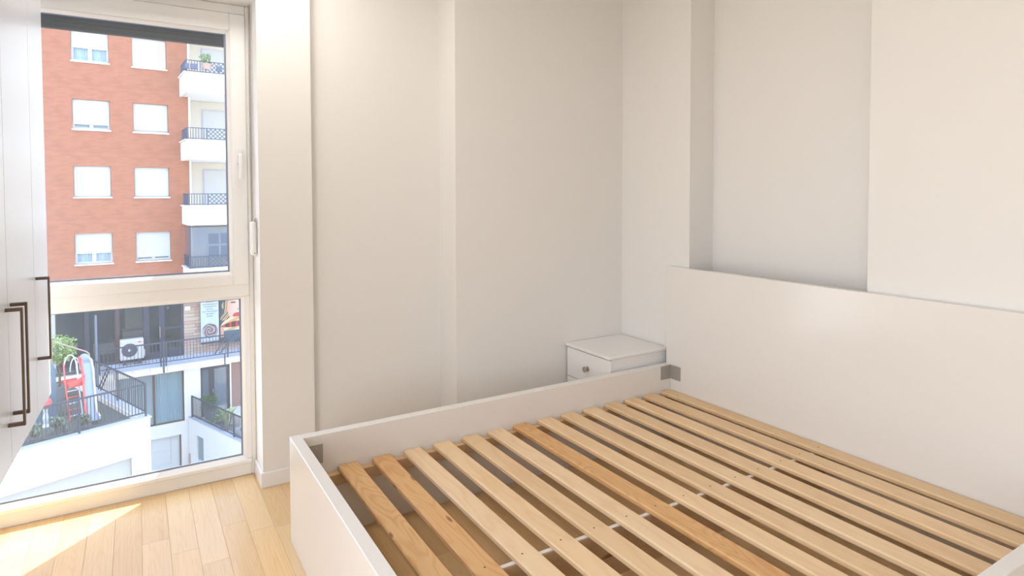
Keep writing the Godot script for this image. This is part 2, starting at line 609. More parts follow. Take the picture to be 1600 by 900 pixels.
func window_front() -> void:
	var f := structure("window_1", "tall white framed window with a fixed lower pane looking onto a courtyard", "window")
	var zc := -3.272
	# fixed frame
	part(f, "frame", ring_mesh(-0.80, 0.487, 0.0, 2.285, [0.05, 0.022, 0.081, 0.045], 0.07, 0.004), M.window_white, Vector3(0, 0, zc - 0.006))
	slab(f, "transom", M.window_white, Vector3(-0.75, 0.885, -3.307), Vector3(0.465, 0.945, -3.24), 0.004)
	slab(f, "stile", M.window_white, Vector3(0.442, 0.081, -3.305), Vector3(0.466, 0.885, -3.242), 0.003)
	slab(f, "bottom_ridge", M.window_white, Vector3(-0.75, 0.060, -3.242), Vector3(0.466, 0.081, -3.234), 0.003)
	# opening sash above
	var s := part(f, "sash", ring_mesh(-0.745, 0.464, 0.94, 2.240, [0.07, 0.070, 0.052, 0.083], 0.066, 0.004), M.window_white, Vector3(0, 0, -3.269))
	glass_bead(f, -0.675, 0.394, 0.992, 2.157, -3.2375)
	glass_bead(f, -0.75, 0.442, 0.081, 0.885, -3.243)
	part(f, "pane", bm(Vector3(1.06, 1.15, 0.006)), M.clear_glass, Vector3(-0.14, 1.574, -3.266))
	part(f, "pane", bm(Vector3(1.18, 0.79, 0.006)), M.clear_glass, Vector3(-0.154, 0.483, -3.272))
	# handle on the sash
	var hs := tool()
	add_box(hs, Vector3(0, 0, 0.006), Vector3(0.028, 0.07, 0.012), 0.003)
	add_tube(hs, [Vector3(0, 0.01, 0.01), Vector3(0, 0.01, 0.04), Vector3(0, 0.0, 0.047), Vector3(0, -0.105, 0.047)], 0.0085, 10)
	part(f, "handle", hs.commit(), M.white_lacquer, Vector3(0.430, 1.560, -3.2362))
	# rolled-up shutter above, only its lowest slats hang in view
	var sh := tool()
	for k in 8:
		add_box(sh, Vector3(-0.1565, 2.135 + k * 0.024, 0), Vector3(1.28, 0.0235, 0.014), 0.003)
	add_box(sh, Vector3(-0.1565, 2.118, 0), Vector3(1.28, 0.016, 0.02), 0.003)
	part(f, "shutter", sh.commit(), M.shutter_dark, Vector3(0, 0, -3.40))
	var gd := tool()
	add_box(gd, Vector3(0.475, 1.13, -3.40), Vector3(0.024, 2.3, 0.03))
	add_box(gd, Vector3(-0.79, 1.13, -3.40), Vector3(0.024, 2.3, 0.03))
	part(f, "shutter_guide", gd.commit(), M.gasket_grey)


func window_side() -> void:
	# a second window beside the viewer, in the wall on the left
	var f := structure("window_2", "wide white framed window in the left wall", "window")
	part(f, "frame", ring_mesh(-1.45, 1.25, 0.10, 2.50, [0.06, 0.06, 0.06, 0.06], 0.07, 0.004), M.window_white, Vector3(-1.03, 0, 0), Vector3(0, 90, 0))
	slab(f, "mullion", M.window_white, Vector3(-1.065, 0.16, 0.06), Vector3(-0.995, 2.44, 0.14), 0.004)
	part(f, "pane", bm(Vector3(0.006, 2.28, 1.25)), M.clear_glass, Vector3(-1.04, 1.30, -0.565))
	part(f, "pane", bm(Vector3(0.006, 2.28, 1.25)), M.clear_glass, Vector3(-1.04, 1.30, 0.765))


func ceiling_lamp() -> void:
	var t := thing("ceiling_lamp", "square flat white ceiling lamp between the wardrobe and the bed", "ceiling lamp", Vector3(0.46, 2.75, -2.55))
	slab(t, "housing", M.white_lacquer, Vector3(-0.26, -0.05, -0.26), Vector3(0.26, 0.0, 0.26), 0.004)
	slab(t, "diffuser", M.lamp_glow, Vector3(-0.24, -0.062, -0.24), Vector3(0.24, -0.05, 0.24), 0.003)
	var l := AreaLight3D.new()
	l.name = "lamp_light"
	l.area_size = Vector2(0.48, 0.48)
	l.light_energy = CEILING_ENERGY
	l.light_color = Color(1.0, 0.985, 0.97)
	l.area_range = 12.0
	l.area_attenuation = 2.0
	l.shadow_enabled = true
	l.position = Vector3(0, -0.07, 0)
	l.rotation_degrees = Vector3(-90, 0, 0)
	t.add_child(l)


func panel_lamp() -> void:
	# a tall light panel on a foot, standing beside the viewer in front of the side window
	var t := thing("panel_lamp", "tall white standing light panel at the left wall beside the wardrobe", "floor lamp", Vector3(-0.72, 0.0, -0.45))
	slab(t, "base", M.white_lacquer, Vector3(-0.14, 0.0, -0.22), Vector3(0.14, 0.02, 0.22), 0.004)
	slab(t, "housing", M.white_lacquer, Vector3(-0.03, 0.02, -0.22), Vector3(0.0, 1.94, 0.22), 0.004)
	slab(t, "diffuser", M.lamp_glow, Vector3(0.0, 0.30, -0.20), Vector3(0.012, 1.92, 0.20), 0.003)
	var l := AreaLight3D.new()
	l.name = "lamp_light"
	l.area_size = Vector2(0.4, 1.6)
	l.light_energy = LAMP_ENERGY
	l.light_color = Color(1.0, 0.995, 0.99)
	l.area_range = 12.0
	l.area_attenuation = 2.0
	l.shadow_enabled = true
	l.position = Vector3(0.02, 1.11, 0)
	l.rotation_degrees = Vector3(0, -90, 0)
	t.add_child(l)


func shutter_winder() -> void:
	var t := thing("strap_winder", "white swinging strap winder with grey shutter strap beside the tall window", "strap winder", Vector3(0.474, 1.09, -3.155))
	var body := tool()
	add_box(body, Vector3(0, 0.08, 0), Vector3(0.022, 0.16, 0.075), 0.006)
	part(t, "casing", body.commit(), M.white_lacquer)
	part(t, "strap", tube([Vector3(-0.004, 0.155, -0.01), Vector3(-0.002, 0.6, -0.03), Vector3(0.003, 1.19, -0.05)], 0.0035, 6), M.strap_grey)
	part(t, "strap_loop", tube([Vector3(0.003, 0.155, 0.02), Vector3(0.005, 0.175, 0.035), Vector3(0.006, 0.168, 0.055), Vector3(0.006, 0.13, 0.068), Vector3(0.006, 0.05, 0.07)], 0.003, 6), M.strap_grey)
	part(t, "screw", lathe([Vector2(0, 0.0015), Vector2(0.003, 0.0012), Vector2(0.0035, 0)], 10), M.steel, Vector3(-0.0, 0.012, 0.0375), Vector3(90, 0, 0))


func wardrobe() -> void:
	var t := thing("wardrobe", "tall white gloss wardrobe hung on the left wall with slim bronze bar handles", "wardrobe", Vector3(-0.291, 0.62, -2.92), -1.7)
	slab(t, "carcass", M.white_lacquer, Vector3(-0.58, 0.0, 0.0), Vector3(-0.020, 2.0, 1.50), 0.001)
	var doors := [[0.0, 0.290], [0.292, 0.712], [0.714, 1.130], [1.132, 1.50]]
	var handles := [[0.262, 0.810, 1.097], [0.680, 0.750, 1.072], [0.746, 0.736, 1.067], []]
	for i in 4:
		var d: Array = doors[i]
		var o := slab(t, "door", M.wardrobe_gloss, Vector3(-0.018, 0.0, d[0]), Vector3(0.0, 2.0, d[1]), 0.0012)
		var h: Array = handles[i]
		if h.is_empty():
			continue
		var st := tool()
		var y0: float = h[1] - 0.62 - 1.0
		var y1: float = h[2] - 0.62 - 1.0
		var z: float = h[0] - (d[0] + d[1]) / 2.0
		add_box(st, Vector3(0.009 + 0.036, (y0 + y1) / 2.0, z), Vector3(0.006, y1 - y0, 0.012), 0.001)
		for y in [y0 + 0.005, y1 - 0.005]:
			add_box(st, Vector3(0.009 + 0.0175, y, z), Vector3(0.035, 0.010, 0.012), 0.001)
		part(o, "handle", st.commit(), M.bronze)


func bed() -> void:
	var t := thing("bed_frame", "white double bed frame with bare wooden slats and a plain tall headboard", "bed", Vector3(1.53, 0, -1.59))
	var L := func(x: float, y: float, z: float) -> Vector3: return Vector3(x - 1.53, y, z + 1.59)
	slab(t, "headboard", M.bed_white, L.call(2.549, 0.0, -2.520), L.call(2.587, 0.970, -0.655), 0.002)
	slab(t, "footboard", M.bed_white, L.call(0.501, 0.0, -2.527), L.call(0.544, 0.420, -0.655), 0.002)
	slab(t, "side_rail", M.bed_white, L.call(0.544, 0.0, -2.527), L.call(2.549, 0.420, -2.484), 0.002)
	slab(t, "side_rail", M.bed_white, L.call(0.544, 0.0, -0.695), L.call(2.549, 0.420, -0.655), 0.002)
	for z in [-2.467, -0.712]:
		part(t, "ledger", bm(Vector3(2.0, 0.045, 0.033), 0.002, Vector2(0.9, 0.1)), M.ledger_wood, L.call(1.5465, 0.2370, z))
	slab(t, "centre_beam", M.ledger_wood, L.call(0.546, 0.09, -1.584), L.call(2.547, 0.2560, -1.566), 0.001)
	slab(t, "webbing_strap", M.webbing, L.call(0.548, 0.2562, -1.582), L.call(2.545, 0.2596, -1.567), 0.0005)
	var mats := ["pine_0", "pine_1", "birch_0", "birch_2", "birch_1", "birch_0", "pine_1", "birch_2", "birch_1", "birch_0", "birch_1", "birch_2", "birch_1", "birch_1"]
	for i in 14:
		var x := 0.7215 + i * 0.1382 if i < 13 else 2.507
		var wd := 0.081 if i < 13 else 0.078
		var tilt := rng.randf_range(-0.35, 0.35)
		var uvo := Vector2(1.0 + rng.randf_range(-0.1, 0.1), rng.randf_range(0.05, 0.2))
		var st := tool()
		# rounded top arrises: two stacked boxes share one outline
		add_box(st, Vector3.ZERO, Vector3(1.782, 0.0215, wd), 0.0045, uvo)
		var s := part(t, "slat", st.commit(), M[mats[i]], L.call(x + rng.randf_range(-0.002, 0.002), 0.2705, -1.5905), Vector3(0, 90 + tilt * 0.4, 0))
		if i > 1 or i == 1:
			part(s, "screw", lathe([Vector2(0, 0.0006), Vector2(0.0034, 0.0004), Vector2(0.0036, 0)], 10), M.screw_dark, Vector3(-0.022, 0.0106, -0.006 + rng.randf_range(-0.006, 0.006)))
	# steel angle brackets in the corners
	var br := tool()
	add_box(br, Vector3(-0.0375, 0, 0.0015), Vector3(0.075, 0.077, 0.003), 0.0005)
	add_box(br, Vector3(-0.0015, 0, 0.0375), Vector3(0.003, 0.077, 0.075), 0.0005)
	var bmesh := br.commit()
	var spots := [[2.5485, 0.3795, -2.4835, 0.0], [0.5445, 0.3440, -2.4835, 90.0], [2.5485, 0.3795, -0.6955, -90.0], [0.5445, 0.3440, -0.6955, 180.0]]
	for sp in spots:
		var b := part(t, "bracket", bmesh, M.steel, L.call(sp[0], sp[1], sp[2]), Vector3(0, sp[3], 0))
		b.set_meta("label", "galvanised angle bracket")
		for y in [-0.024, 0.024]:
			part(b, "screw", lathe([Vector2(0, 0.0016), Vector2(0.003, 0.0013), Vector2(0.005, 0)], 10), M.knob_steel, Vector3(-0.045, y, 0.003), Vector3(90, 0, 0))
			part(b, "screw", lathe([Vector2(0, 0.0016), Vector2(0.003, 0.0013), Vector2(0.005, 0)], 10), M.knob_steel, Vector3(-0.003, y, 0.048), Vector3(0, 0, 90))


func nightstand() -> void:
	var t := thing("nightstand", "small white nightstand with drawers wedged between the bed and the corner", "nightstand", Vector3(2.366, 0, -2.737))
	slab(t, "top_board", M.white_lacquer, Vector3(-0.216, 0.483, -0.200), Vector3(0.216, 0.500, 0.200), 0.003)
	slab(t, "carcass", M.white_lacquer, Vector3(-0.190, 0.03, -0.188), Vector3(0.212, 0.483, 0.188), 0.001)
	for k in 2:
		var y0 := 0.310 - k * 0.172
		var d := slab(t, "drawer", M.white_lacquer, Vector3(-0.208, y0, -0.193), Vector3(-0.1902, y0 + 0.168, 0.193), 0.002)
		part(d, "knob", lathe([Vector2(0, 0.030), Vector2(0.010, 0.0295), Vector2(0.0155, 0.026), Vector2(0.0155, 0.020), Vector2(0.008, 0.015), Vector2(0.007, 0.005), Vector2(0.014, 0.002), Vector2(0.015, 0)], 18), M.knob_steel, Vector3(-0.009, -0.004, 0), Vector3(0, 0, 90))
	slab(t, "plinth", M.white_lacquer, Vector3(-0.180, 0.0, -0.190), Vector3(0.205, 0.03, 0.190))


# ---------------------------------------------------------------- outside
func apartment_building() -> void:
	var t := thing("apartment_building", "red brick apartment block with white roller shutters and white balconies across the courtyard", "building", at(TOWER, 0, -3.3, 33.5), TOWER)
	var L := func(u: float, y: float, d: float) -> Vector3: return Vector3(u, y + 3.3, 33.5 - d)
	var wins := [[-0.265, 8.62, 7.28, 7.87, 1.39], [2.015, 8.61, 7.26, 7.30, 1.39], [-0.275, 5.60, 4.28, 4.50, 1.39], [2.015, 5.60, 4.27, 4.36, 1.41], [-0.285, 2.65, 1.27, 1.30, 1.39], [2.01, 2.64, 1.26, 1.29, 1.41], [-0.30, -0.36, -1.73, -1.27, 1.41], [2.015, -0.38, -1.73, -1.56, 1.42]]
	var holes := []
	for w in wins:
		holes.append([w[0], w[2] + 3.3, w[0] + w[4], w[1] + 3.3])
	part(t, "brick_wall", wall_mesh(-9.0, 4.29, 0.0, 20.0, holes, 1.2), M.brick_red)
	slab(t, "corner_trim", M.render_white, L.call(4.29, -3.3, 34.6), L.call(4.37, 16.7, 33.49))
	slab(t, "cream_wall", M.render_cream, L.call(4.37, -3.3, 35.6), L.call(10.0, 16.7, 34.6))
	for i in wins.size():
		var w: Array = wins[i]
		var x0: float = w[0]
		var x1: float = w[0] + w[4]
		var y1: float = w[1]
		var y0: float = w[2]
		var s: float = w[3]
		var f := part(t, "window", ring_mesh(x0, x1, y0 + 3.3, y1 + 3.3, [0.09, 0.09, 0.09, 0.06], 0.07, 0.004), M.shutter_white, Vector3(0, 0, -0.20))
		slab(f, "shutter", M.shutter_white, Vector3(x0 + 0.02, s + 3.3, 0.04), Vector3(x1 - 0.02, y1 + 3.3 - 0.005, 0.065))
		part(f, "mullion", bm(Vector3(0.15, y1 - y0 - 0.15, 0.065), 0.004), M.shutter_white, Vector3((x0 + x1) / 2.0, (y0 + y1) / 2.0 + 3.3, 0.0))
		for k in 2:
			var a: float = x0 + 0.09 + k * (w[4] / 2.0 - 0.015)
			part(f, "pane", bm(Vector3(w[4] / 2.0 - 0.165, y1 - y0 - 0.15, 0.008)), M.pale_glass, Vector3(a + w[4] / 4.0 - 0.0825, (y0 + y1) / 2.0 + 3.315, 0.0))
		slab(f, "sill", M.render_white, Vector3(x0 - 0.03, y0 + 3.24, 0.0), Vector3(x1 + 0.03, y0 + 3.30, 0.25), 0.004)
		if i == 0 or i == 6:
			curtain(f, "curtain", M.curtain_pale, x0 + 0.06, x1 - 0.06, y0 + 3.35, y1 + 3.2, -0.16, 16)
		else:
			slab(f, "blind", M.shutter_white, Vector3(x0 + 0.06, y0 + 3.35, -0.14), Vector3(x1 - 0.06, y1 + 3.2, -0.12))
	# loggias with balconies in front
	var tops := [6.90, 3.84, 0.82, -2.08, 9.94]
	for i in 5:
		var y: float = tops[i]
		var b := part(t, "balcony", balcony_mesh(), M.render_white, L.call(0.0, y, 33.5))
		part(b, "coping", bm(Vector3(6.16, 0.05, 0.2), 0.005), M.render_white, Vector3(6.95, 0.025, 1.87))
		part(b, "coping", bm(Vector3(0.2, 0.05, 1.8), 0.005), M.render_white, Vector3(3.97, 0.025, 0.9))
		balcony_rail(b)
		if i == 4:
			continue
		if i < 3:
			var wf := part(t, "window", ring_mesh(5.05, 6.60, y + 3.3 - 0.4, y + 3.3 + 1.80, [0.06, 0.06, 0.06, 0.06], 0.08, 0.004), M.coping_grey, L.call(0, -3.3, 34.58))
			slab(wf, "shutter", M.shutter_white, Vector3(5.10, y + 3.3 - 0.4, 0.0), Vector3(6.55, y + 3.3 + 1.76, 0.02))
		else:
			# glazed loggia on the lowest floor in view
			var g := part(t, "balcony_glazing", ring_mesh(4.02, 9.0, y + 3.33, y + 3.3 + 1.98, [0.05, 0.05, 0.05, 0.05], 0.05), M.rail_dark, L.call(0, -3.3, 31.78))
			for k in 3:
				part(g, "pane", bm(Vector3(1.55, 1.86, 0.01)), M.loggia_glass, Vector3(4.86 + k * 1.62, y + 3.3 + 1.0, 0.0))
				slab(g, "post", M.rail_dark, Vector3(5.63 + k * 1.62, y + 3.36, -0.02), Vector3(5.67 + k * 1.62, y + 5.25, 0.02))
			part(g, "pane", bm(Vector3(0.01, 1.86, 1.6)), M.loggia_glass, Vector3(4.03, y + 3.3 + 1.0, -0.86))
			var wf := part(t, "window", ring_mesh(5.15, 6.35, 1.45, 2.75, [0.07, 0.07, 0.07, 0.07], 0.08), M.shutter_white, L.call(0, -3.3, 34.58))
			slab(wf, "pane", M.frame_dark, Vector3(5.2, 1.5, 0.0), Vector3(6.3, 2.7, 0.01))
			slab(wf, "mullion", M.shutter_white, Vector3(5.71, 1.5, 0.0), Vector3(5.79, 2.7, 0.04))
			slab(wf, "mullion", M.shutter_white, Vector3(5.2, 2.06, 0.0), Vector3(6.3, 2.14, 0.04))
			slab(wf, "blind", M.shutter_white, Vector3(4.55, 2.25, 0.9), Vector3(5.05, 3.15, 0.92))
	# flower boxes and pots hung on the topmost rail
	for k in 3:
		var o := thing("flower_box", ["blue flower box at the corner of the topmost balcony", "blue flower box on the topmost balcony, left of the potted plant", "small blue flower box on the topmost balcony, right of the potted plant"][k], "flower box", at(TOWER, [4.02, 4.30, 5.36][k], 7.13, 31.55), TOWER, "flower boxes on the topmost balcony rail")
		var wd: float = [0.18, 0.27, 0.22][k]
		part(o, "box", bm(Vector3(wd, 0.24, 0.16), 0.02), M.pot_blue, Vector3(0, 0.06, 0))
		part(o, "bracket", bar(Vector3(0, -0.05, -0.05), Vector3(0, 0.1, -0.12), 0.02, 0.02), M.rail_dark)
	var p := thing("potted_plant", "leafy green plant in a pale clay pot on the topmost balcony rail", "potted plant", at(TOWER, 4.82, 7.12, 31.55), TOWER)
	part(p, "pot", lathe([Vector2(0, 0), Vector2(0.13, 0), Vector2(0.20, 0.22), Vector2(0.22, 0.22), Vector2(0.22, 0.25), Vector2(0.17, 0.24), Vector2(0, 0.22)], 18), M.pot_clay)
	part(p, "stem", tube([Vector3(0, 0.2, 0), Vector3(-0.03, 0.4, 0.02), Vector3(0.02, 0.58, 0.0)], 0.012, 6), M.leaf_mid)
	var fo := part(p, "foliage", foliage(150, 0.24, 0.24, 0.11, 0.2), M.leaf_mid, Vector3(0.0, 0.50, 0))
	fo.set_meta("kind", "stuff")


func balcony_mesh() -> ArrayMesh:
	if not cache.has("balcony"):
		var st := tool()
		add_box(st, Vector3(6.95, -0.43, 1.87), Vector3(6.04, 0.86, 0.12), 0.01)
		add_box(st, Vector3(3.99, -0.43, 0.905), Vector3(0.12, 0.86, 1.81), 0.01)
		add_box(st, Vector3(7.02, -0.775, 0.36), Vector3(5.90, 0.15, 2.80))
		cache["balcony"] = st.commit()
	return cache["balcony"]


func balcony_rail(b: MeshInstance3D) -> void:
	var z := 1.86
	var m: Material = M.rail_blue
	for y in [0.10, 0.58]:
		part(b, "rail", bm(Vector3(5.9, 0.035, 0.035)), m, Vector3(6.94, y, z))
		part(b, "rail", bm(Vector3(0.035, 0.035, 1.8)), m, Vector3(4.0, y, 0.95))
	for u in [4.0, 4.80, 6.30]:
		part(b, "post", bm(Vector3(0.045, 0.58, 0.045)), m, Vector3(u, 0.31, z))
	for k in 6:
		part(b, "baluster", bm(Vector3(0.026, 0.48, 0.026)), m, Vector3(4.115 + k * 0.114, 0.34, z))
	for k in 14:
		part(b, "baluster", bm(Vector3(0.026, 0.48, 0.026)), m, Vector3(4.0, 0.34, 0.12 + k * 0.125))
	# lattice of crossing bars
	var u0 := 4.82
	var u1 := 6.28
	for k in 11:
		for s in [-1.0, 1.0]:
			var a := u0 - 0.46 + k * 0.19
			var b0 := maxf(a, u0)
			var b1 := minf(a + 0.46, u1)
			if b1 - b0 < 0.05:
				continue
			var ya := 0.11 + (b0 - a) / 0.46 * 0.46
			var yb := 0.11 + (b1 - a) / 0.46 * 0.46
			if s < 0:
				ya = 0.68 - ya
				yb = 0.68 - yb
			part(b, "lattice_bar", bar(Vector3(b0, ya, z), Vector3(b1, yb, z), 0.028, 0.02), m)


func curtain(p: Node3D, called: String, m: Material, x0: float, x1: float, y0: float, y1: float, z: float, folds: int) -> MeshInstance3D:
	var poly := PackedVector2Array()
	var n := folds * 4
	for i in n + 1:
		poly.append(Vector2(x0 + (x1 - x0) * i / n, z + 0.03 * sin(TAU * i / 4.0 + 0.5) * (1.0 + 0.5 * sin(i * 0.37))))
	for i in n + 1:
		poly.append(poly[n - i] + Vector2(0, -0.006))
	var st := tool()
	for i in poly.size():
		var a := poly[i]
		var b := poly[(i + 1) % poly.size()]
		var nn := Vector3(a.y - b.y, 0, b.x - a.x).normalized()
		quad(st, Vector3(a.x, y0, a.y), Vector3(b.x, y0, b.y), Vector3(b.x, y1, b.y), Vector3(a.x, y1, a.y), nn)
	return part(p, called, st.commit(), m)


func shops() -> void:
	var t := thing("shop", "dark glazed shop front with a double door at terrace level", "shop front", at(TOWER, 0, -6.4, 33.5), TOWER)
	var top := 3.1
	# shell behind the glass
	slab(t, "inside_floor", M.shop_inside, Vector3(-9.0, -0.05, -5.0), Vector3(3.9, 0.0, 0.0))
	slab(t, "inside_wall", M.shop_inside, Vector3(-9.0, 0.0, -5.1), Vector3(3.9, top, -5.0))
	slab(t, "inside_ceiling", M.shop_inside, Vector3(-9.0, top - 0.1, -5.0), Vector3(3.9, top, -0.12))
	slab(t, "inside_wall", M.shop_inside, Vector3(3.90, 0.0, -5.0), Vector3(4.0, top, -0.32))
	slab(t, "pillar", M.render_grey, Vector3(-1.45, 0.0, -0.3), Vector3(-1.07, top, 0.05), 0.01)
	var bays := [[-9.0, -5.3], [-5.2, -1.45], [-1.07, 0.02], [0.10, 1.15], [1.27, 2.26]]
	for i in bays.size():
		var b: Array = bays[i]
		part(t, "frame", ring_mesh(b[0], b[1], 0.0, top, [0.05, 0.05, 0.12, 0.1], 0.08), M.frame_dark, Vector3(0, 0, -0.06))
		slab(t, "pane", M.shop_glass, Vector3(b[0] + 0.05, 0.12, -0.07), Vector3(b[1] - 0.05, top - 0.1, -0.05))
	slab(t, "mullion", M.frame_brown, Vector3(1.15, 0, -0.1), Vector3(1.27, top, 0.02))
	slab(t, "mullion", M.frame_dark, Vector3(0.02, 0, -0.1), Vector3(0.10, top, 0.0))
	# door leaf with heavy dark frame, fixed light beside it
	part(t, "door_frame", ring_mesh(2.26, 3.90, 0.0, top, [0.05, 0.10, 0.12, 0.45], 0.12), M.frame_dark, Vector3(0, 0, -0.03))
	var d := part(t, "door", ring_mesh(2.31, 3.04, 0.04, top - 0.45, [0.17, 0.17, 0.30, 0.12], 0.07), M.frame_dark, Vector3(0, 0, 0.0))
	slab(d, "pane", M.shop_glass, Vector3(2.48, 0.34, -0.01), Vector3(2.87, top - 0.57, 0.0))
	part(d, "handle", tube([Vector3(2.90, 1.0, 0.03), Vector3(2.90, 1.0, 0.09), Vector3(2.90, 1.5, 0.09), Vector3(2.90, 1.5, 0.03)], 0.016, 8), M.knob_steel)
	slab(t, "mullion", M.frame_dark, Vector3(3.04, 0.04, -0.06), Vector3(3.11, top, 0.03))
	slab(t, "pane", M.shop_glass, Vector3(3.11, 0.12, -0.04), Vector3(3.80, top - 0.45, -0.02))
	slab(t, "kick_panel", M.frame_dark, Vector3(3.11, 0.05, -0.02), Vector3(3.82, 0.45, 0.02))
	slab(t, "cross_bar", M.frame_dark, Vector3(3.09, 1.36, -0.04), Vector3(3.82, 1.46, 0.02))
	# counters and shelves inside
	slab(t, "counter", M.casing_white, Vector3(1.5, 0.0, -2.6), Vector3(2.4, 1.1, -1.9), 0.02)
	slab(t, "shelf_unit", M.casing_white, Vector3(1.75, 0.0, -4.8), Vector3(2.5, 2.3, -4.3), 0.02)
	slab(t, "bench", M.casing_white, Vector3(0.3, 0.0, -3.2), Vector3(1.2, 0.55, -2.4), 0.02)
	for k in 2:
		var gl := part(t, "globe_lamp", lathe([Vector2(0, -0.08), Vector2(0.056, -0.056), Vector2(0.08, 0), Vector2(0.056, 0.056), Vector2(0, 0.08)], 14), M.shutter_white, Vector3(3.35 + k * 0.28, 2.22 + k * 0.16, -1.0))
		part(gl, "cord", tube([Vector3(0, 0.08, 0), Vector3(0, 0.75 - k * 0.16, 0)], 0.008, 5), M.frame_dark)
	# stone cladding right of the door
	var sw := part(t, "stone_wall", bm(Vector3(5.2, top, 0.3)), M.stone_joint, Vector3(6.5, top / 2.0, -0.16))
	var y := 0.0
	while y < top - 0.05:
		var hgt := rng.randf_range(0.11, 0.2)
		hgt = minf(hgt, top - y)
		var u := 3.91
		while u < 7.3:
			var l := rng.randf_range(0.3, 0.7)
			l = minf(l, 7.3 - u)
			if l > 0.08 and not (u > 5.5 and y > 0.6):
				part(sw, "stone", bm(Vector3(snappedf(l, 0.1) - 0.012, hgt - 0.012, 0.04 + 0.01 * (rng.randi() % 2)), 0.006), M["stone_%d" % (rng.randi() % 4)], Vector3(u + snappedf(l, 0.1) / 2.0 - 6.5, y + hgt / 2.0 - top / 2.0, 0.16))
			u += maxf(snappedf(l, 0.1), 0.1)
		y += hgt
	# posters and plaque on the stone
	var p1 := thing("poster", "pale blue menu poster with rows of text and a round chocolate dessert", "poster", at(TOWER, 5.03, -5.83, 33.28), TOWER)
	part(p1, "sheet", sheet(0.80, 2.25), poster_menu(), Vector3(0, 1.125, 0))
	part(p1, "backing", bm(Vector3(0.80, 2.25, 0.03)), M.shutter_white, Vector3(0, 1.125, -0.0165))
	var p2 := thing("poster", "dark teal poster of a blonde woman biting a filled pancake cone", "poster", at(TOWER, 6.33, -6.0, 33.28), TOWER)
	part(p2, "sheet", sheet(1.66, 2.45), poster_face(), Vector3(0, 1.225, 0))
	part(p2, "backing", bm(Vector3(1.70, 2.49, 0.03)), M.frame_dark, Vector3(0, 1.225, -0.0165))
	var bk := thing("display_ledge", "dark ledge below the two posters on the stone wall", "ledge", at(TOWER, 5.12, -5.90, 33.2), TOWER)
	part(bk, "ledge_bar", bm(Vector3(1.04, 0.05, 0.10), 0.005), M.frame_dark)
	var pl := thing("wall_plaque", "small pale blue plaque on stone beside the dark shop door", "plaque", at(TOWER, 4.06, -4.11, 33.28), TOWER)
	part(pl, "plate", bm(Vector3(0.24, 0.19, 0.02), 0.003), M.shutter_white)


func sheet(w: float, h: float) -> ArrayMesh:
	var st := tool()
	quad(st, Vector3(-w / 2, -h / 2, 0), Vector3(w / 2, -h / 2, 0), Vector3(w / 2, h / 2, 0), Vector3(-w / 2, h / 2, 0), Vector3(0, 0, 1), Vector2(0, 1), Vector2(1, 1), Vector2(1, 0), Vector2(0, 0))
	return st.commit()


func poster_menu() -> StandardMaterial3D:
	var w := 128
	var h := 360
	var im := Image.create(w, h, false, Image.FORMAT_RGB8)
	im.fill(Color(0.66, 0.73, 0.81))
	var r := RandomNumberGenerator.new()
	r.seed = 9
	var rows := [[14, 44, 84], [30, 26, 108], [47, 40, 92], [66, 14, 120], [84, 24, 112], [104, 40, 90], [122, 12, 122], [141, 36, 98], [160, 44, 86]]
	for q in rows:
		var x: int = q[1]
		while x < q[2]:
			var l := r.randi_range(3, 7)
			im.fill_rect(Rect2i(x, q[0] + r.randi_range(0, 1), mini(l, q[2] - x), r.randi_range(5, 8)), Color(0.34, 0.40, 0.48))
			x += l + r.randi_range(1, 3)
	for y in range(215, 345):
		for x in range(6, 124):
			var dx := (x - 64) / 56.0
			var dy := (y - 278) / 58.0
			var d := sqrt(dx * dx + dy * dy)
			if d < 1.0:
				var s := sin(d * 16.0 + atan2(dy, dx) * 2.0 + sin(dx * 7.0) * 1.2)
				im.set_pixel(x, y, Color(0.33, 0.27, 0.30).lerp(Color(0.70, 0.66, 0.66), clampf(0.5 + 0.8 * s, 0.0, 1.0) * 0.8))
	var m := mat("poster_menu", Color.WHITE, 0.6)
	m.albedo_texture = ImageTexture.create_from_image(im)
	return m


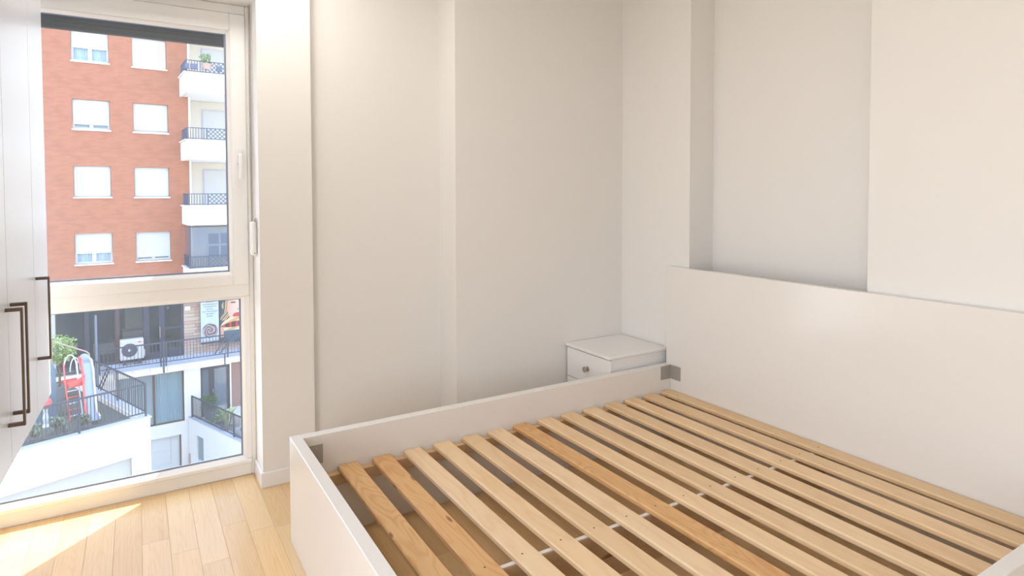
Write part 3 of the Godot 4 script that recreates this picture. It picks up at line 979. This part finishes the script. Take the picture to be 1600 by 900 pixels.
func poster_face() -> StandardMaterial3D:
	var w := 200
	var h := 296
	var im := Image.create(w, h, false, Image.FORMAT_RGB8)
	for py_ in h:
		for px_ in w:
			var x := px_ + 28
			var y := py_ - 12
			var c := Color(0.20, 0.31, 0.37)
			# hair: strands sweeping from the upper right to the lower left
			var hair := sin(x * 0.22 + y * 0.10 + sin(y * 0.05) * 2.0)
			if x > 50 - y * 0.10 + 10.0 * sin(y * 0.08) and y < 150 and x < 110:
				c = Color(0.88, 0.78, 0.62).lerp(Color(0.60, 0.46, 0.32), clampf(hair * 0.5 + 0.2, 0.0, 1.0)) if hair > -0.55 else c
			# face
			var fx := (x - 128) / 62.0
			var fy := (y - 70) / 98.0
			if fx * fx + fy * fy < 1.0:
				c = Color(0.93, 0.82, 0.77).lerp(Color(0.80, 0.62, 0.55), clampf(-fx * 0.6, 0.0, 1.0))
				if absf(y - 46 - (x - 128) * 0.05) < 4.0 and absf(absf(x - 128) - 28) < 14.0:
					c = Color(0.30, 0.24, 0.24)
				if Vector2((x - 128) / 9.0, (y - 88) / 7.0).length() < 1.0:
					c = Color(0.84, 0.66, 0.62)
			# lips
			if Vector2((x - 126) / 30.0, (y - 124) / 17.0).length() < 1.0:
				c = Color(0.78, 0.24, 0.28)
			# folded pancake with filling
			var px := (x - 110) / 82.0
			var py := (y - 182 + (x - 110) * 0.10) / 50.0
			if px * px + py * py < 1.0:
				c = Color(0.93, 0.84, 0.70).lerp(Color(0.72, 0.52, 0.32), clampf(0.5 + 0.7 * sin(px * 5.0 + py * 7.0), 0.0, 1.0) * 0.6)
				if absf(py + 0.12) < 0.34 * (1.0 - px * px):
					c = Color(0.30, 0.16, 0.18) if sin(px * 14.0) < 0.3 else Color(0.74, 0.22, 0.28)
			# teal paper cone, pointing down to the left
			if y > 212 and x > 40 + (y - 212) * 0.55 and x < 178 - (y - 212) * 1.1:
				c = Color(0.27, 0.42, 0.50)
			# fingers holding the cone
			if y > 190 and x > 26 and x < 46 and y < 250:
				c = Color(0.86, 0.68, 0.58)
			im.set_pixel(px_, py_, Color(c.r * 0.86, c.g * 0.86, c.b * 0.86))
	var m := mat("poster_face", Color.WHITE, 0.6)
	m.albedo_texture = ImageTexture.create_from_image(im)
	return m


func terrace() -> void:
	# walkway in front of the shops
	var w := thing("shop_walkway", "raised shop walkway slab with a pale tiled edge", "walkway", at(TOWER, 0, -6.65, 31.7), TOWER)
	slab(w, "slab", M.brown_wall, Vector3(0.3, 0.0, -0.10), Vector3(9.0, 0.24, -0.04))
	slab(w, "slab", M.coping_grey, Vector3(0.3, 0.0, -1.80), Vector3(9.0, 0.25, -0.10))
	slab(w, "nosing", M.coping_grey, Vector3(0.3, 0.24, -0.10), Vector3(9.0, 0.285, 0.04), 0.006)
	var u := 0.32
	while u < 8.4:
		part(w, "edge_tile", bm(Vector3(0.655, 0.232, 0.04), 0.003), M.tile_white, Vector3(u + 0.335, 0.118, -0.02))
		u += 0.674
	# white block with the play terrace on its roof
	var b := thing("terrace_block", "bright white low block carrying the playground terrace above a garage", "building", at(BLOCK, 9.25, -13.0, 23.91), BLOCK)
	var L := func(x: float, y: float, z: float) -> Vector3: return Vector3(x - 9.25, y + 13.0, z + 23.91)
	part(b, "front_wall", wall_mesh(-8.25, 0.0, 0.0, 6.34, [[-6.25, 0.0, -0.55, 5.10]], 0.35), M.render_white)
	slab(b, "side_wall", M.render_white, L.call(8.95, -13.0, -29.4), L.call(9.25, -6.66, -24.26))
	slab(b, "coping", M.coping_grey, L.call(0.9, -6.66, -24.20), L.call(9.29, -6.60, -23.87), 0.008)
	slab(b, "curb", M.coping_grey, L.call(8.98, -6.66, -29.5), L.call(9.29, -6.60, -24.20), 0.004)
	var k := 0
	while k < 9:
		part(b, "curb_tile", bm(Vector3(0.04, 0.20, 0.56), 0.003), M.tile_white, L.call(8.96, -6.72, -24.5 - k * 0.575))
		k += 1
	part(b, "deck", prism(PackedVector2Array([Vector2(0.9, -24.2), Vector2(8.95, -24.2), Vector2(8.95, -32.2), Vector2(0.9, -34.6)]), 0.15), M.turf_grey, L.call(0.0, -6.875, 0.0), Vector3(90, 0, 0))
	var g := part(b, "garage_door", bm(Vector3(5.7, 5.1, 0.05)), M.render_grey, Vector3(-3.4, 2.55, -0.30))
	for i in 6:
		part(g, "panel", bm(Vector3(5.64, 0.80, 0.03), 0.008), M.render_grey, Vector3(0, 2.12 - i * 0.83, 0.04))
	slab(b, "jamb_post", M.frame_brown, L.call(8.62, -13.0, -24.22), L.call(8.66, -7.90, -24.18))
	var gr := structure("ground")
	slab(gr, "paving", M.asphalt, Vector3(-30, -13.2, -60), Vector3(40, -13.0, -3.69))


func lower_storey() -> void:
	var t := thing("lower_storey", "shaded white lower storey under the walkway with a curtained window", "building", at(TOWER, 0, -13.0, 33.5), TOWER)
	var holes := [[1.2, 3.38, 3.88, 5.85], [4.60, 3.38, 5.93, 5.85], [0.6, 0.0, 3.72, 2.76]]
	part(t, "wall", wall_mesh(-2.0, 6.0, 0.0, 6.35, holes, 0.4), M.render_white)
	slab(t, "brown_wall", M.brown_wall, Vector3(6.0, 0.0, -0.4), Vector3(10.0, 6.35, 0.02))
	var f := part(t, "window", ring_mesh(1.2, 3.88, 3.38, 5.85, [0.05, 0.06, 0.06, 0.05], 0.08), M.frame_brown, Vector3(0, 0, -0.14))
	slab(f, "mullion", M.frame_brown, Vector3(2.58, 3.40, -0.04), Vector3(2.66, 5.82, 0.04))
	slab(f, "pane", M.pale_glass, Vector3(2.66, 3.44, -0.01), Vector3(3.82, 5.80, 0.0))
	slab(f, "pane", M.shop_light, Vector3(1.25, 3.44, -0.02), Vector3(2.58, 5.80, -0.01))
	curtain(f, "curtain", M.curtain_blue, 2.64, 3.84, 3.42, 5.82, -0.10, 11)
	var d := part(t, "door", ring_mesh(4.60, 5.93, 3.38, 5.85, [0.08, 0.14, 0.10, 0.14], 0.08), M.frame_dark, Vector3(0, 0, -0.10))
	slab(d, "stile", M.frame_dark, Vector3(4.98, 3.4, -0.03), Vector3(5.22, 5.8, 0.05))
	slab(d, "pane", M.tinted_glass, Vector3(4.68, 3.48, 0.0), Vector3(4.98, 5.71, 0.01))
	slab(d, "pane", M.tinted_glass, Vector3(5.22, 3.48, 0.0), Vector3(5.79, 5.71, 0.01))
	part(d, "handle", bm(Vector3(0.03, 0.16, 0.05)), M.knob_steel, Vector3(5.16, 4.62, 0.07))
	slab(t, "inside_wall", M.shop_light, Vector3(-2.0, 0.0, -3.5), Vector3(9.0, 6.35, -3.4))
	slab(t, "inside_floor", M.shop_light, Vector3(-2.0, 3.2, -3.4), Vector3(9.0, 3.3, -0.41))
	var g := slab(t, "garage_door", M.garage_pale, Vector3(0.6, 0.0, -0.36), Vector3(3.30, 2.76, -0.30))
	for i in 4:
		part(g, "panel", bm(Vector3(2.66, 0.62, 0.03), 0.006), M.garage_pale, Vector3(0, 0.98 - i * 0.66, 0.04))
	slab(t, "gate_post", M.frame_brown, Vector3(3.66, 0.0, -0.12), Vector3(3.70, 2.76, -0.06))
	part(t, "side_panel", bm(Vector3(0.36, 2.76, 0.05)), M.garage_pale, Vector3(3.48, 1.38, -0.30))
	var pl := thing("bollard", "short pink marker post at the foot of the white lower pillar", "bollard", at(TOWER, 4.07, -13.0, 33.2), TOWER)
	part(pl, "post", lathe([Vector2(0.09, 0), Vector2(0.09, 1.8), Vector2(0.06, 1.86), Vector2(0, 1.87)], 14), M.pot_clay)


func right_block() -> void:
	var t := thing("balcony_block", "white block with a planted balcony lying below the shop walkway", "building", at(BLOCK, 13.56, -13.0, 30.4), BLOCK)
	# its long wall faces left: build it turned so that the wall's front looks along -x
	part(t, "long_wall", wall_mesh(-0.2, 14.0, 0.0, 3.60, [[0.54, 1.72, 1.24, 2.92]], 0.3), M.render_white, Vector3(0, 0, 0), Vector3(0, -90, 0))
	var w := part(t, "window", ring_mesh(0.54, 1.24, 1.72, 2.92, [0.05, 0.05, 0.05, 0.05], 0.06), M.shutter_white, Vector3(0.08, 0, 0), Vector3(0, -90, 0))
	slab(w, "pane", M.shop_light, Vector3(0.58, 1.76, -0.02), Vector3(1.20, 2.88, -0.01))
	slab(t, "coping", M.coping_grey, Vector3(-0.03, 3.60, -0.2), Vector3(0.33, 3.65, 14.0), 0.006)
	part(t, "deck", prism(PackedVector2Array([Vector2(0.30, -0.30), Vector2(6.0, 1.42), Vector2(6.0, 14.0), Vector2(0.30, 14.0)]), 0.16), M.tile_white, Vector3(0, 3.28, 0), Vector3(90, 0, 0))


# a straight railing: runs along its own x from 0 to len
func railing(called: String, label: String, p: Vector3, yaw: float, length: float, h: float, low: float, step: float, m: Material, posts: Array, group := "") -> Node3D:
	var t := thing(called, label, "railing", p, yaw, group)
	part(t, "top_rail", bm(Vector3(length, 0.06, 0.05), 0.005), m, Vector3(length / 2.0, h - 0.03, 0))
	part(t, "bottom_rail", bm(Vector3(length, 0.04, 0.04), 0.004), m, Vector3(length / 2.0, low + 0.02, 0))
	for x in posts:
		part(t, "post", bm(Vector3(0.06, h, 0.06), 0.004), m, Vector3(x, h / 2.0, 0))
	var n := int(length / step)
	for i in n:
		part(t, "baluster", bm(Vector3(0.022, h - low - 0.08, 0.022)), m, Vector3((i + 0.5) * length / n, (h + low) / 2.0 - 0.01, 0))
	return t


func railings() -> void:
	var m: Material = M.rail_dark
	var g := "dark bar railings round the terraces"
	railing("metal_railing", "dark bar railing in front of the white outdoor unit on the shop walkway", at(TOWER, 0.42, -6.365, 31.72), TOWER, 2.38, 1.10, 0.17, 0.135, m, [0.03, 2.35], g)
	var r := railing("metal_railing", "dark bar railing on the shop walkway in front of the posters", at(TOWER, 2.94, -6.365, 31.72), TOWER, 5.0, 1.10, 0.17, 0.135, m, [0.03, 2.6, 4.97], g)
	for k in 2:
		part(r, "brace", bar(Vector3(2.02 + k * 0.24, 0.24, 0.05), Vector3(2.60 + k * 0.28, 1.05, 0.05), 0.05, 0.03), m)
	part(r, "drop_post", bm(Vector3(0.05, 0.50, 0.05)), m, Vector3(2.46, -0.06, 0.06))
	var st := thing("railing_post", "dark double fixing post between the two walkway railings", "post", at(TOWER, 2.87, -6.66, 31.66), TOWER)
	part(st, "post", bm(Vector3(0.07, 1.46, 0.05), 0.004), m, Vector3(0, 0.73, 0))
	part(st, "clamp", bm(Vector3(0.22, 0.05, 0.03), 0.003), m, Vector3(0, 0.52, 0.0))
	# playground front and side
	railing("metal_railing", "long dark bar railing along the front edge of the playground terrace", at(BLOCK, 1.2, -6.60, 24.02), BLOCK, 7.98, 1.19, 0.12, 0.105, m, [1.5, 3.4, 5.9, 7.95], g)
	var s := railing("metal_railing", "dark bar railing on the side of the playground terrace over the courtyard gap", at(BLOCK, 9.18, -6.60, 24.10), BLOCK + 90.0, 5.2, 1.19, 0.12, 0.19, m, [2.6, 5.17], g)
	for k in 2:
		part(s, "brace", bar(Vector3(3.2 + k * 0.25, 1.12, -0.05), Vector3(4.2 + k * 0.25, 0.10, -0.05), 0.05, 0.03), m)
	# lower balcony on the right: along the top of the long wall, running towards us
	railing("metal_railing", "dark thin railing round the lower planted balcony at the window's right edge", at(BLOCK, 13.62, -9.35, 30.4), BLOCK - 90.0, 12.0, 1.05, 0.08, 0.12, m, [0.03, 4.0, 8.0], g)
	var tp := thing("lamp_post", "slim tall grey post at the left end of the shop walkway railing", "post", at(TOWER, 0.37, -6.80, 31.66), TOWER)
	part(tp, "shaft", lathe([Vector2(0.048, 0), Vector2(0.048, 3.0), Vector2(0.036, 3.04), Vector2(0, 3.05)], 12), M.post_grey)
	part(tp, "base_plate", bm(Vector3(0.2, 0.03, 0.2), 0.003), M.rail_dark, Vector3(0, 0.015, 0))


func terrace_things() -> void:
	# outdoor unit
	var a := thing("air_conditioner", "white outdoor air conditioner unit with a round dark fan on the walkway", "air conditioner", at(TOWER, 1.735, -6.37, 32.9), TOWER)
	part(a, "casing", bm(Vector3(0.92, 0.92, 0.36), 0.025), M.casing_white, Vector3(0, 0.68, -0.18))
	part(a, "fan_guard", lathe([Vector2(0, 0.02), Vector2(0.26, 0.02), Vector2(0.30, 0.012), Vector2(0.31, 0)], 32), M.fan_dark, Vector3(-0.10, 0.66, 0.0), Vector3(90, 0, 0))
	for k in 3:
		var rr := [0.10, 0.18, 0.25]
		var pts := []
		for i in 25:
			pts.append(Vector3(rr[k] * cos(TAU * i / 24), rr[k] * sin(TAU * i / 24), 0))
		part(a, "guard_ring", tube(pts, 0.006, 5), M.rail_dark, Vector3(-0.10, 0.66, 0.026))
	part(a, "fan_hub", lathe([Vector2(0, 0.02), Vector2(0.05, 0.018), Vector2(0.06, 0)], 16), M.casing_white, Vector3(-0.10, 0.66, 0.02), Vector3(90, 0, 0))
	part(a, "logo", bm(Vector3(0.13, 0.05, 0.004)), M.mark_red, Vector3(0.30, 1.00, 0.002))
	part(a, "valve_cover", bm(Vector3(0.07, 0.3, 0.12), 0.015), M.casing_white, Vector3(0.49, 0.45, -0.15))
	for s in [-0.3, 0.3]:
		part(a, "foot", bm(Vector3(0.08, 0.22, 0.34), 0.004), M.rail_dark, Vector3(s, 0.11, -0.18))
	# toddler slide
	var dk := -6.80
	var s := thing("playground_slide", "red and pale blue playground slide with a ladder behind the terrace railing", "slide", at(BLOCK, 7.75, dk, 26.0), BLOCK)
	var L := func(x: float, y: float, z: float) -> Vector3: return Vector3(x - 7.75, y - dk, z + 26.0)
	var path := [L.call(8.22, -4.92, -27.1), L.call(8.22, -4.96, -26.85), L.call(8.16, -5.35, -26.5), L.call(8.06, -5.85, -26.1), L.call(7.98, -6.30, -25.75), L.call(7.93, -6.58, -25.45), L.call(7.92, -6.66, -25.2)]
	var st := tool()
	for i in path.size() - 1:
		var n: Vector3 = (path[i + 1] - path[i]).cross(Vector3(-1, 0, 0)).normalized()
		if n.y < 0:
			n = -n
		var o := Vector3(0.16, 0, 0)
		var d := n * -0.03
		quad(st, path[i] - o, path[i] + o, path[i + 1] + o, path[i + 1] - o, n)
		quad(st, path[i] - o + d, path[i] + o + d, path[i + 1] + o + d, path[i + 1] - o + d, -n)
	part(s, "chute", st.commit(), M.slide_blue)
	for k in [-1.0, 1.0]:
		var e := tool()
		for i in path.size() - 1:
			var o := Vector3(0.17 * k, 0.10 if k < 0 else 0.05, 0)
			add_bar(e, path[i] + o, path[i + 1] + o, 0.27 if k < 0 else 0.15, 0.06, 0.012)
		part(s, "chute_side", e.commit(), M.slide_red if k < 0 else M.play_grey)
	var head := PackedVector2Array()
	for i in 15:
		var an := PI * i / 14.0
		head.append(Vector2(0.20 * cos(an), 0.30 * sin(an)))
	part(s, "chute_head", prism(head, 0.06), M.slide_blue, L.call(8.22, -4.93, -27.08))
	var pl := slab(s, "platform", M.slide_red, L.call(7.50, -5.62, -27.2), L.call(8.0, -5.50, -26.3), 0.02)
	part(s, "platform_side", prism(PackedVector2Array([Vector2(-0.25, -0.18), Vector2(0.25, 0.0), Vector2(0.25, 0.22), Vector2(0.05, 0.10), Vector2(-0.25, 0.02)]), 0.05), M.slide_red, L.call(7.74, -5.45, -26.3))
	for x in [7.42, 7.82]:
		part(s, "ladder_post", tube([L.call(x - 0.02, -4.72, -26.5), L.call(x, -5.5, -26.42), L.call(x + 0.06, dk, -26.2)], 0.026, 8), M.slide_red if x < 7.6 else M.play_grey)
	for i in 5:
		part(s, "rung", tube([L.call(7.44 + 0.01 * i, -5.75 - i * 0.22, -26.38 + i * 0.035), L.call(7.84 + 0.01 * i, -5.75 - i * 0.22, -26.38 + i * 0.035)], 0.022, 8), M.play_grey if i % 2 == 0 else M.slide_red)
	var arch := []
	for i in 13:
		var an := PI * i / 12.0
		arch.append(L.call(7.66 - 0.20 * cos(an), -5.05 + 0.55 * sin(an), -26.7))
	part(s, "handrail", tube(arch, 0.022, 8), M.play_grey)
	var arch2 := []
	for i in 13:
		var an := PI * i / 12.0
		arch2.append(L.call(7.90 - 0.16 * cos(an), -5.2 + 0.50 * sin(an), -27.0))
	part(s, "handrail", tube(arch2, 0.022, 8), M.play_grey)
	# climbing bar
	var c := thing("climbing_bar", "bent pale pink tube climbing bar behind the slide", "climbing bar", at(BLOCK, 7.95, dk, 28.0), BLOCK)
	part(c, "tube", tube([Vector3(-0.45, 0.0, -0.2), Vector3(-0.45, 2.50, -0.2), Vector3(-0.40, 2.60, -0.2), Vector3(0.60, 2.05, 0.1), Vector3(0.68, 1.95, 0.1), Vector3(0.80, 0.0, 0.1)], 0.03, 8), M.pot_clay)
	# blue play panel and red ball seat
	var b := thing("play_house", "blue plastic play house left of the slide", "play house", at(BLOCK, 7.0, dk, 26.9), BLOCK)
	part(b, "panel", prism(PackedVector2Array([Vector2(-0.35, 0), Vector2(0.28, 0), Vector2(0.26, 1.7), Vector2(0.12, 2.15), Vector2(-0.2, 2.3), Vector2(-0.35, 1.8)]), 0.08), M.play_blue)
	part(b, "panel", bm(Vector3(0.06, 1.6, 0.7), 0.02), M.play_blue, Vector3(0.24, 0.8, -0.38))
	part(b, "roof", prism(PackedVector2Array([Vector2(-0.45, 1.75), Vector2(0.34, 1.6), Vector2(0.34, 1.68), Vector2(-0.05, 2.35), Vector2(-0.45, 2.1)]), 0.7), M.play_blue, Vector3(0, 0.05, -0.4))
	var q := thing("spring_seat", "red round spring seat left of the blue play house", "spring seat", at(BLOCK, 6.78, dk, 26.3), BLOCK)
	part(q, "seat", lathe([Vector2(0, 0.62), Vector2(0.14, 0.68), Vector2(0.20, 0.80), Vector2(0.17, 0.94), Vector2(0.08, 1.02), Vector2(0, 1.03)], 18), M.slide_red)
	part(q, "spring", lathe([Vector2(0.12, 0), Vector2(0.07, 0.1), Vector2(0.09, 0.3), Vector2(0.06, 0.5), Vector2(0.08, 0.64)], 14), M.play_grey)
	# lower balcony furniture
	var ch := thing("garden_chair", "pale garden chair with a spiral wire back on the lower balcony", "chair", at(BLOCK, 14.05, -9.64, 25.9), BLOCK)
	var sp := []
	for i in 90:
		var an := i * 0.26
		var rad := 0.03 + 0.0042 * i
		sp.append(Vector3(rad * cos(an), 0.75 + rad * sin(an), 0.0))
	part(ch, "spiral_back", tube(sp, 0.018, 6), M.rail_dark)
	part(ch, "seat", lathe([Vector2(0, 0.42), Vector2(0.36, 0.42), Vector2(0.38, 0.45), Vector2(0.36, 0.48), Vector2(0, 0.48)], 24), M.coping_grey, Vector3(0, 0, -0.42))
	for k in 4:
		part(ch, "leg", tube([Vector3(0.24 * (-1 if k % 2 == 0 else 1), 0.44, -0.42 + 0.24 * (-1 if k < 2 else 1)), Vector3(0.30 * (-1 if k % 2 == 0 else 1), 0.0, -0.42 + 0.30 * (-1 if k < 2 else 1))], 0.018, 6), M.rail_dark)
	var tb := thing("garden_table", "white round garden table in front of the dark glass door below the walkway", "table", at(BLOCK, 14.85, -9.64, 28.3), BLOCK)
	part(tb, "tabletop", lathe([Vector2(0, 0.70), Vector2(0.62, 0.70), Vector2(0.64, 0.72), Vector2(0.62, 0.745), Vector2(0, 0.745)], 28), M.casing_white)
	part(tb, "pedestal", lathe([Vector2(0.26, 0), Vector2(0.24, 0.04), Vector2(0.05, 0.1), Vector2(0.04, 0.70)], 16), M.casing_white)


func plants() -> void:
	# potted tree on the playground
	var t := thing("potted_tree", "small light green bushy tree in a pot at the back of the playground", "tree", at(BLOCK, 8.05, -6.80, 29.4), BLOCK)
	part(t, "pot", lathe([Vector2(0, 0), Vector2(0.25, 0), Vector2(0.33, 0.5), Vector2(0.36, 0.5), Vector2(0.36, 0.56), Vector2(0.28, 0.54), Vector2(0, 0.5)], 18), M.pot_grey)
	part(t, "trunk", tube([Vector3(0, 0.45, 0), Vector3(0.03, 1.0, 0.02), Vector3(-0.02, 1.7, 0)], 0.05, 8, 0.03), M.bark)
	var f := part(t, "crown", foliage(1500, 0.66, 0.56, 0.13), M.leaf_light, Vector3(-0.05, 2.0, 0))
	f.set_meta("kind", "stuff")
	# low greenery at the front of the playground
	var spots := [[6.85, 25.2, 0.24, "leaf_grey"], [6.10, 24.9, 0.28, "leaf_grey"], [7.50, 24.8, 0.20, "leaf_grey"]]
	var names := ["dark green low shrub in a pot behind the playground railing, middle of three", "broad green low shrub in a pot at the left end of the playground railing", "smallest green low shrub in a pot in front of the slide ladder"]
	for k in 3:
		var s: Array = spots[k]
		var o := thing("potted_shrub", names[k], "shrub", at(BLOCK, s[0], -6.80, s[1]), BLOCK, "low shrubs on the playground")
		part(o, "pot", lathe([Vector2(0, 0), Vector2(0.14, 0), Vector2(0.19, 0.22), Vector2(0.2, 0.25), Vector2(0, 0.22)], 16), M.pot_grey)
		part(o, "foliage", foliage(220, s[2], s[2] * 0.75, 0.12, 0.2), M[s[3]], Vector3(0, 0.40, 0)).set_meta("kind", "stuff")
	# lower balcony: a spiky yellow-green plant, a round bush
	var y := thing("spiky_plant", "tall spiky yellow green plant on the lower balcony", "plant", at(BLOCK, 13.95, -9.64, 27.6), BLOCK)
	part(y, "pot", lathe([Vector2(0, 0), Vector2(0.2, 0), Vector2(0.27, 0.35), Vector2(0.29, 0.38), Vector2(0, 0.36)], 18), M.pot_grey)
	for i in 26:
		var an := i * 2.4
		var out := 0.25 + 0.35 * rng.randf()
		var hi := 0.55 + 0.65 * rng.randf()
		var d := Vector3(cos(an), 0, sin(an))
		var side := Vector3(-sin(an), 0, cos(an)) * 0.045
		var st := tool()
		var p0 := d * 0.05 + Vector3(0, 0.34, 0)
		var p1 := d * out * 0.5 + Vector3(0, 0.34 + hi * 0.7, 0)
		var p2 := d * out + Vector3(0, 0.34 + hi * 0.95, 0)
		var nn := (p1 - p0).cross(side).normalized()
		quad(st, p0 - side * 0.6, p0 + side * 0.6, p1 + side, p1 - side, nn)
		tri(st, p1 - side, p1 + side, p2, nn, Vector2.ZERO, Vector2.ZERO, Vector2.ZERO)
		part(y, "leaf", st.commit(), M.leaf_yellow if i % 3 else M.leaf_mid)
	var r := thing("round_bush", "small round green bush at the far corner of the lower balcony", "bush", at(BLOCK, 14.25, -9.64, 29.9), BLOCK)
	part(r, "pot", lathe([Vector2(0, 0), Vector2(0.2, 0), Vector2(0.26, 0.5), Vector2(0.28, 0.55), Vector2(0, 0.52)], 18), M.pot_grey)
	part(r, "foliage", foliage(420, 0.42, 0.40, 0.11), M.leaf_dark, Vector3(0, 0.95, 0)).set_meta("kind", "stuff")
	var q := thing("low_plant", "low broad leafed plant behind the lower balcony railing, left of the spiky plant", "plant", at(BLOCK, 14.15, -9.64, 28.75), BLOCK)
	part(q, "pot", lathe([Vector2(0, 0), Vector2(0.16, 0), Vector2(0.2, 0.2), Vector2(0.22, 0.24), Vector2(0, 0.22)], 16), M.pot_grey)
	part(q, "foliage", foliage(160, 0.42, 0.28, 0.16, 0.2), M.leaf_mid, Vector3(0, 0.45, 0)).set_meta("kind", "stuff")
